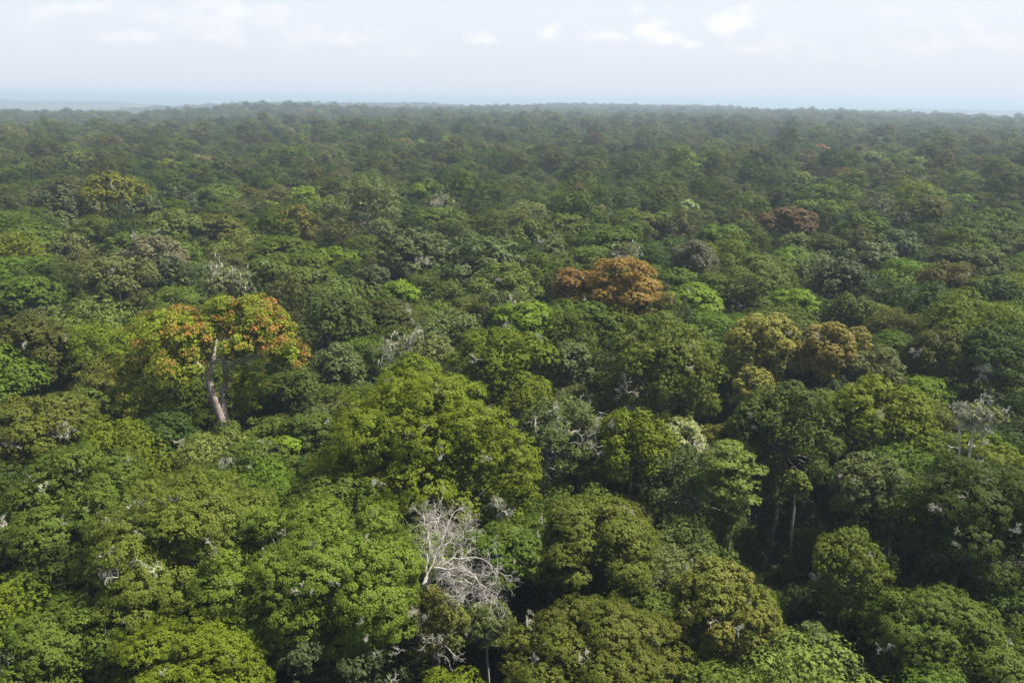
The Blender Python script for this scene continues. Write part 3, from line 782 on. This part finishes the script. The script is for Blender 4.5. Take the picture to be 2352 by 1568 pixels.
for i, line in enumerate(l for l in TREES.strip().splitlines()):
    head, label = line.split(' : ')
    x, y, w, kind, dz = head.split(); dz, hm = (dz + '*1').split('*')[:2]
    hero(float(x), float(y), float(w), kind, float(dz), label.strip(), 1000 + 17 * i, float(hm))
    land.append((float(x), float(y), float(w), label.strip()))

# pale lichened snags: x, y, size in px, set on the outer surface of the crown they grow from
SNAGS = [(275, 1185, 60), (300, 1170, 40), (400, 1150, 55), (245, 1290, 60), (270, 1315, 50), (355, 1297, 45), (70, 1325, 70), (600, 1022, 50), (745, 948, 45), (752, 970, 30), (938, 992, 22),
         (1020, 890, 45), (985, 862, 30), (1035, 875, 35), (880, 885, 18), (1010, 1025, 24), (1270, 950, 70), (1230, 985, 55), (1310, 980, 60), (1290, 1000, 40), (1440, 888, 60), (1425, 905, 40), (1440, 940, 30), (1472, 1115, 28),
         (1590, 1030, 75), (12, 1015, 55), (130, 990, 50), (160, 985, 40), (520, 1065, 55), (490, 1250, 45), (735, 1240, 32), (715, 1255, 25), (770, 1330, 25), (1140, 1155, 55), (1165, 1190, 50), (1195, 1215, 25), (1280, 1180, 38), (1247, 1200, 32),
         (1285, 1150, 26), (2150, 742, 60), (2120, 760, 45), (2275, 735, 65), (2240, 1030, 75), (2200, 1020, 50), (2290, 1040, 40), (1000, 1470, 60), (965, 1430, 50), (1180, 698, 45), (1205, 710, 35), (1500, 1180, 25), (2070, 1060, 40), (2160, 1160, 35),
         (1960, 1110, 30), (2250, 850, 60), (1420, 1100, 20), (640, 1285, 30), (140, 1200, 30), (210, 1175, 40), (330, 1130, 30), (100, 1120, 35), (1490, 1350, 25), (1590, 1300, 40), (1640, 1420, 40), (1700, 1440, 30), (1345, 1500, 25), (1440, 1520, 25),
         (1250, 1480, 20), (1520, 490, 22), (1420, 480, 26), (560, 640, 28), (480, 690, 30), (860, 660, 18), (1290, 640, 20), (310, 540, 24), (420, 545, 24), (360, 525, 20), (1200, 505, 30), (1230, 520, 26), (1240, 550, 24), (1620, 420, 20), (1910, 600, 30), (1720, 640, 24)]
rng = np.random.default_rng(44)
for (root, c_, R_h, H_h, dep, kind) in list(heroes):          # and a few smaller ones on every large crown near the camera
    u_, v_, _z = project(c_); wpx = 2 * R_h / dep * FPX
    if wpx > 150 and kind not in ('Rd', 'Or', 'Od'):
        for k in range(int(wpx / 75)): SNAGS.append((u_ + rng.uniform(-.4, .4) * wpx, v_ + rng.uniform(-.26, .22) * wpx, rng.uniform(14, 34)))
for (x, y, s) in SNAGS:
    d = ray(x, y); o = np.array([0, 0, CAM_H]); best = None
    for (root, c, R, H, dep, kind) in heroes:
        if kind in ('Ly', 'Lw', 'De', 'Rd'): continue
        sc_ = np.array([R, R, max(H, .3 * R)]); p = (o - (c - np.array([0, 0, .3 * H]))) / sc_; q = d / sc_
        A, B, Cc = q @ q, p @ q, p @ p - 1
        disc = B * B - A * Cc
        if disc < 0: continue
        t = (-B - math.sqrt(disc)) / A
        if best is None or t < best[0]: best = (t, root, dep)
    if best is None: continue
    t, root, dep = best
    p = o + d * (t + .3) - np.array(root.location); size = s / FPX * dep * .6
    w_, l_ = BUNCH[int(rng.integers(0, 5))]
    rz = rng.uniform(0, 6.28)
    b = part("bare_branch", w_, root, tuple(p - np.array([0, 0, .35 * size])), scale=(size,) * 3, rz=rz)
    if rng.random() < .45: part("lichen", l_, b)["kind"] = "stuff"

# ------------------------------------------------------------------ the forest between and beyond
FILL_MIX = [('Gm', .17, 'mid-green spreading'), ('Gf', .19, 'green flat-topped'), ('Gd', .13, 'dark green domed'), ('Ol', .12, 'olive-lime domed'), ('Gl', .13, 'soft grey-green'),
            ('Bf', .04, 'olive-brown'), ('Gb3', .05, 'yellow-green'), ('Dk', .06, 'dark grey-green leafy'), ('Gs', .06, 'sage-green leafy'), ('Pg', .01, 'grey-brown'), ('Gg', .05, 'pale loose')]
kinds = [k[0] for k in FILL_MIX]; probs = np.array([k[1] for k in FILL_MIX]); probs /= probs.sum()
WORD = {k[0]: k[2] for k in FILL_MIX}
GAPS = [at_height(x, y, 22)[:2].tolist() + [r] for x, y, r in [(1790, 1040, 9), (1800, 1130, 6), (1830, 1190, 5), (515, 985, 5), (540, 1010, 4), (1560, 935, 7), (1500, 930, 6), (1090, 1500, 6), (1095, 1440, 4), (1130, 640, 6), (1000, 660, 5), (1750, 1330, 5), (2060, 1330, 4), (1600, 1130, 4), (275, 770, 5), (272, 730, 5), (270, 700, 4)]]
pl = np.array(placed); gp = np.array(GAPS)
rng = np.random.default_rng(7)
cand = []
PX = list(pl[:, 0]); PY = list(pl[:, 1]); PR = list(pl[:, 2])
PXa = np.zeros(4000); PYa = np.zeros(4000); PRa = np.zeros(4000); n0 = len(PX)
PXa[:n0], PYa[:n0], PRa[:n0] = PX, PY, PR
for k in range(14000):
    D = math.sqrt(rng.uniform(38 ** 2, 470 ** 2)); az = rng.uniform(-.74, .74)
    x, y = D * math.sin(az), D * math.cos(az)
    r = rng.uniform(3.5, 7.5) if D < 150 else rng.uniform(5.5, 12) if D < 260 else rng.choice([rng.uniform(5, 8), rng.uniform(9, 14.5)], p=[.35, .65])
    dist = np.hypot(PXa[:n0] - x, PYa[:n0] - y)
    if (dist < (.56 if D < 170 else .64) * (PRa[:n0] + r)).any(): continue
    if (np.hypot(gp[:, 0] - x, gp[:, 1] - y) < gp[:, 2] + .75 * r).any(): continue
    PXa[n0], PYa[n0], PRa[n0] = x, y, r; n0 += 1
    zm = ZMID + (-6.5 + 4 * rng.random() if D < 150 else rng.uniform(-6.5, .5) if D < 260 else rng.uniform(-7, 3.5) + (5 if rng.random() < .05 else 0))
    if r < 5: zm -= 2
    ki = int(rng.choice(len(kinds), p=probs)); ki = 4 if kinds[ki] == 'Pg' and D < 200 else ki
    cand.append([x, y, r, zm, ki])
sized = []
for c in cand:
    gz = float(ground(c[0], c[1])); u, v, z = project((c[0], c[1], c[3] + gz)); w = 2 * c[2] / z * FPX
    inside = z > 0 and -.35 * w < u < 2352 + .35 * w and v < 1568 + .3 * w
    sized.append((w if inside else 0, u, v, gz))
order = sorted(range(len(cand)), key=lambda i: -sized[i][0])
N_FILL = 305 - len(heroes)
chosen = [i for i in order[:N_FILL] if sized[i][0] > 0]

# shared crowns and limbs of the in-between trees
POOL = {}
def pool(kind, lod):
    if (kind, lod) not in POOL:
        base, tint, style = ALIAS.get(kind, (kind, (1, 1, 1), None)); sty = style or SPEC[base][0]; st = STY[sty]
        out = []
        for k in range(2):
            R = 10.0; H = st['H'] * R
            n = int((9000 if lod == 0 else 4200) * st['nk']); leaf = math.sqrt(3.9 * math.pi * R * R / n * .9)
            m, cen, lr = crown("crown", 3000 + 31 * k + 7 * len(POOL), st, R, H, n, leaf, MAT[base])
            top = np.array([.3, -.2, -.45 * H])
            lm = limb_mesh("limbs", 3100 + k, top, cen, lr, .45, BARK if k else BARK_PALE, twigs=False)
            out.append((m, lm, H, sty, tint))
        tm = trunk_mesh("trunk", 3300 + len(POOL), -31.5, (.3, -.2, -2.0), .5, BARK)
        POOL[(kind, lod)] = (out, tm)
    return POOL[(kind, lod)]

KEYWORDS = {'bleached white dead': 'bleached dead tree', 'biggest olive': 'biggest olive-lime dome', 'brilliant rust': 'rust-orange tree', 'red-tipped lime tree': 'red-tipped tree',
 'straw-yellow dense': 'straw-yellow dome', 'mustard-green dome standing': 'mustard-green dome', 'lichen-white umbrella-shaped': 'lichen-white umbrella tree', 'silver-leaved tree': 'silver-leaved tree',
 'red-brown table-flat': 'red-brown table crown', 'warm brown domed': 'warm brown dome', 'lichen-white plume of': 'lichen-white plume', 'straw-grey leafless crown': 'straw-grey leafless crown',
 'prominent bright green dome': 'prominent bright far dome', 'pinkish-grey domed': 'pinkish-grey dome', 'grey twiggy half-bare dome left': 'grey half-bare dome', 'dome with whitened top': 'dome with whitened top',
 'yellow-lime domed': 'yellow-lime dome', 'fan-shaped olive-brown': 'fan-shaped olive-brown crown', 'bright green dome far off near': 'bright dome near the right edge', 'blackish-blue round': 'blackish-blue far crown',
 'smooth green cone-like': 'smooth cone-like crown', 'dark olive ball crown': 'dark olive ball crown', 'bluish-green smooth': 'bluish-green smooth crown', 'large drooping fresh': 'drooping fresh-green crown',
 'bright tiered green crown on': 'bright tiered crown', 'huge shaded': 'huge shaded right-edge crown', 'dull brown dome': 'dull brown dome', 'rich green domed': 'rich green dome', 'faint orange crown': 'faint far orange crown',
 'small orange flat': 'small orange crown', 'yellow-brown tinged dome right': 'yellow-brown tinged dome', 'dark brownish round': 'dark brownish far crown', 'far crown left of a dark notch': 'pale crown by the dark notch'}
KEY = [(l[0], l[1], l[2], s) for l in land for k, s in KEYWORDS.items() if k in l[3]]
ORD = ['', 'second ', 'third ', 'fourth ', 'fifth ', 'sixth ', 'seventh ', 'eighth ', 'ninth ', 'tenth ', 'eleventh ', 'twelfth ']
rows = []
for i in chosen:
    w, u, v, gz = sized[i]
    dist, kx = min((math.hypot(u - l[0], 1.6 * (v - l[1])), j) for j, l in enumerate(KEY))
    dx, dy = u - KEY[kx][0], v - KEY[kx][1]
    if abs(dy) * 1.6 > abs(dx) * 1.4: rel = 'beyond' if dy < 0 else 'in front of'
    elif abs(dx) > abs(dy) * 3: rel = 'to the left of' if dx < 0 else 'to the right of'
    else: rel = ('beyond and ' if dy < 0 else 'in front and ') + ('left of' if dx < 0 else 'right of')
    rows.append((WORD[kinds[cand[i][4]]], rel, KEY[kx][3], dist, i))
seen = {}
for word, rel, lm_, dist, i in sorted(rows, key=lambda r: r[3]):
    k = (word, rel, lm_); n = seen.get(k, 0); seen[k] = n + 1
    label = ("nearest " if False else ORD[min(n, 11)]) + f"{word} tree {rel} the {lm_}"
    x, y, r, zm, ki = cand[i]; gz = sized[i][3]
    vs_, tm = pool(kinds[ki], 0 if sized[i][0] > 110 else 1)
    rg = np.random.default_rng(5000 + i)
    m, lm2, H, sty, tint = vs_[int(rg.integers(0, 2))]
    s = r / 10.0; sz = s * rg.uniform(.8, 1.15)
    root = empty(NAMES[sty], (x, y, gz), label, "tree", "trees of the canopy filling in between", rg.uniform(0, 6.28))
    cz = zm - .2 * H * sz
    tint = np.array(tint) * rg.uniform(.93, 1.07, 3) * rg.uniform(.78, 1.2)
    part("crown", m, root, (0, 0, cz), tint, (s, s, sz))
    part("limbs", lm2, root, (0, 0, cz), None, (s, s, sz))
    part("trunk", tm, root, (0, 0, cz), None, (s, s, cz / 31.0))

# everything farther off, one mass
def instancer(name, pts, rot, scl, idx, tint, protos, label):
    colx = bpy.data.collections.new(name + "_crowns")
    for k, m in enumerate(protos):
        o = bpy.data.objects.new("%s_crown_%03d" % (name, k), m); colx.objects.link(o)
    me = bpy.data.meshes.new(name); n = len(pts)
    me.vertices.add(n); me.vertices.foreach_set("co", np.ascontiguousarray(pts, np.float32).ravel())
    for nm, ty, key, arr in (("rot", 'FLOAT_VECTOR', "vector", rot), ("scl", 'FLOAT_VECTOR', "vector", scl), ("tint", 'FLOAT_COLOR', "color", tint)):
        a = me.attributes.new(nm, ty, 'POINT'); a.data.foreach_set(key, np.ascontiguousarray(arr, np.float32).ravel())
    a = me.attributes.new("idx", 'INT', 'POINT'); a.data.foreach_set("value", np.ascontiguousarray(idx, np.int32))
    o = bpy.data.objects.new(name, me); COL.objects.link(o)
    ng = bpy.data.node_groups.new(name, 'GeometryNodeTree')
    ng.interface.new_socket("Geometry", in_out='INPUT', socket_type='NodeSocketGeometry')
    ng.interface.new_socket("Geometry", in_out='OUTPUT', socket_type='NodeSocketGeometry')
    N, L = ng.nodes.new, ng.links.new
    gi, go, ip, ci = N('NodeGroupInput'), N('NodeGroupOutput'), N('GeometryNodeInstanceOnPoints'), N('GeometryNodeCollectionInfo')
    ci.inputs['Collection'].default_value = colx; ci.inputs['Separate Children'].default_value = True; ci.inputs['Reset Children'].default_value = True
    ip.inputs['Pick Instance'].default_value = True
    def attr(nm, ty):
        a = N('GeometryNodeInputNamedAttribute'); a.data_type = ty; a.inputs['Name'].default_value = nm
        return next(s for s in a.outputs if s.enabled and s.name == 'Attribute')
    er = N('FunctionNodeEulerToRotation')
    L(attr("rot", 'FLOAT_VECTOR'), er.inputs[0]); L(er.outputs[0], ip.inputs['Rotation'])
    L(attr("scl", 'FLOAT_VECTOR'), ip.inputs['Scale']); L(attr("idx", 'INT'), ip.inputs['Instance Index'])
    L(gi.outputs[0], ip.inputs['Points']); L(ci.outputs[0], ip.inputs['Instance']); L(ip.outputs[0], go.inputs[0])
    md = o.modifiers.new("scatter", 'NODES'); md.node_group = ng
    o["kind"] = "stuff"; o["label"] = label; o["category"] = "forest"
    return o

def mass_protos():
    out = []
    for lod, n in ((0, 5000), (1, 1800)):
        for k, s in enumerate(('dome', 'flat', 'fine', 'cloud', 'airy', 'flat', 'cloud', 'leafy')):
            st = STY[s]; R = 1.0
            leaf = math.sqrt(3.9 * math.pi / n * (.9 if lod == 0 else 1.0))
            st2 = dict(st, nl=st['nl'] if lod == 0 else max(9, st['nl'] // 2), lr=st['lr'] if lod == 0 else st['lr'] * 1.25, cl=st['cl'] // 2 if lod == 0 else 20, cr=st['cr'] * (1.3 if lod == 0 else 1.7), jit=st['jit'] * .7)
            m, cen, lr = crown("mass_crown", 7000 + 10 * lod + k, st2, R, st['H'], n, leaf, MAT_I)
            v, f = tubes([(np.array([[[0, 0, -.1], [.02, 0, -1.2], [0, .02, -2.6]]]), np.array([[.03, .04, .05]]))], 5)
            m2 = bpy.data.meshes.new("stem")                                        # a stem under the crown, same mesh
            nv, nt = len(m.vertices), len(m.polygons)
            co = np.zeros(nv * 3, np.float32); m.vertices.foreach_get("co", co)
            va = np.zeros(nt * 3, np.float32); m.attributes["var"].data.foreach_get("vector", va)
            tri = np.concatenate([f[:, [0, 1, 2]], f[:, [0, 2, 3]]]) + nv
            mm = mk_mesh("mass_crown", np.concatenate([co.reshape(-1, 3), v]), np.concatenate([np.arange(nt * 3).reshape(-1, 3), tri]), MAT_I,
                         np.concatenate([va.reshape(-1, 3), np.full((len(tri), 3), .3)]))
            out.append(mm)
    return out
PROT = mass_protos()
PAL = np.array([.63, .65, .50]) * np.array([(.085, .115, .020), (.075, .110, .020), (.055, .085, .020), (.040, .062, .020), (.095, .105, .052), (.105, .110, .060), (.085, .092, .024), (.125, .165, .028), (.150, .155, .095), (.120, .085, .050), (.075, .095, .050), (.22, .12, .04), (.060, .070, .045)])
PALP = np.array([.16, .16, .14, .10, .10, .08, .07, .04, .04, .012, .05, .003, .03]); PALP /= PALP.sum()

rng = np.random.default_rng(11)
P, S, RT, IX, TN = [], [], [], [], []
chs = set(chosen)
rest = [i for i in range(len(cand)) if i not in chs]
for i in rest:
    x, y, r, zm, ki = cand[i]
    P.append((x, y, zm - .2 * .75 * r + float(ground(x, y)))); S.append((r, r, r * rng.uniform(.8, 1.15))); IX.append(int(rng.integers(0, 8)))
def ring(d0, d1, step, rlo, rhi, lod):
    n = int(2 * d1 / step) + 2; g = (np.arange(n) - n / 2) * step
    X, Y = np.meshgrid(g, g); X, Y = X.ravel(), Y.ravel()
    X = X + rng.uniform(-.42, .42, X.shape) * step; Y = Y + rng.uniform(-.42, .42, Y.shape) * step
    D = np.hypot(X, Y); az = np.abs(np.arctan2(X, Y)); k = (D >= d0) & (D < d1) & (az < .74)
    X, Y = X[k], Y[k]; n = len(X)
    r = rng.uniform(rlo, rhi, n)
    em = rng.random(n)
    z = ground(X, Y) + ZMID + rng.normal(0, 3.8, n) + np.where(em < .08, rng.uniform(3, 6, n), 0) - np.where(em > .92, 14, 0) - .2 * .75 * r
    return np.stack([X, Y, z], 1), np.stack([r, r, r * rng.uniform(.8, 1.2, n)], 1), rng.integers(0, 8, n) + 8 * lod
for a in ((462, 900, 17.5, 6, 14, 0), (900, 2100, 20, 7, 15, 1), (2100, 6200, 26, 10, 19, 1)):
    p, s, ix = ring(*a); P += p.tolist(); S += s.tolist(); IX += ix.tolist()
n = len(P)
RT = np.zeros((n, 3)); RT[:, 2] = rng.uniform(0, 6.28, n)
pick = rng.choice(len(PAL), n, p=PALP); pick[:len(rest)] = pick[:len(rest)] % 7
TN = np.ones((n, 4)); TN[:, :3] = PAL[pick] * rng.uniform(.8, 1.2, (n, 1)) * rng.uniform(.93, 1.07, (n, 3))
instancer("distant_forest", np.array(P), RT, np.array(S), np.array(IX), TN, PROT, "unbroken rainforest canopy stretching away to the hazy horizon")

# understorey below the canopy, seen in the gaps
rng = np.random.default_rng(12)
n = 7500
D = 32 + 390 * rng.random(n) ** .85; az = rng.uniform(-.74, .74, n)
X, Y = D * np.sin(az), D * np.cos(az); g = ground(X, Y)
hgt = 4 + 18 * rng.random(n) ** .8; r = rng.uniform(2.0, 4.4, n)
gapd = np.min(np.hypot(X[:, None] - gp[None, :, 0], Y[:, None] - gp[None, :, 1]) - gp[None, :, 2], 1)
hgt = np.where(gapd < 2, hgt * .45, hgt)
TN = np.ones((n, 4)); TN[:, :3] = PAL[rng.choice([0, 1, 2, 3, 10], n)] * rng.uniform(.7, 1.1, (n, 1))
RT = np.zeros((n, 3)); RT[:, 2] = rng.uniform(0, 6.28, n)
instancer("undergrowth", np.stack([X, Y, g + hgt], 1), RT, np.stack([r, r, r * rng.uniform(.8, 1.5, n)], 1), rng.choice([2, 4, 6, 7], n), TN, PROT, "leafy undergrowth in the shade under the canopy")

# ------------------------------------------------------------------ air
def build_haze():
    x0, x1, y0, y1, z0, z1 = -34500, 34500, -34500, 34500, -110, 96
    v = [(x, y, z) for z in (z0, z1) for y in (y0, y1) for x in (x0, x1)]
    f = [(0, 2, 3, 1), (4, 5, 7, 6), (0, 1, 5, 4), (2, 6, 7, 3), (0, 4, 6, 2), (1, 3, 7, 5)]
    m = bpy.data.materials.new("humid_air"); m.use_nodes = True
    nt = m.node_tree; nt.nodes.clear()
    out, pv = nt.nodes.new('ShaderNodeOutputMaterial'), nt.nodes.new('ShaderNodeVolumePrincipled')
    pv.inputs['Color'].default_value = (.36, .45, .55, 1); pv.inputs['Density'].default_value = HAZE; pv.inputs['Anisotropy'].default_value = 0.1
    nt.links.new(pv.outputs[0], out.inputs['Volume'])
    o = bpy.data.objects.new("haze", mk_mesh("haze", np.array(v, float), np.array(f), m)); COL.objects.link(o)
    o["kind"] = "stuff"; o["label"] = "pale blue humid haze over the far forest"; o["category"] = "haze"
HAZE = 0.0002
build_haze()
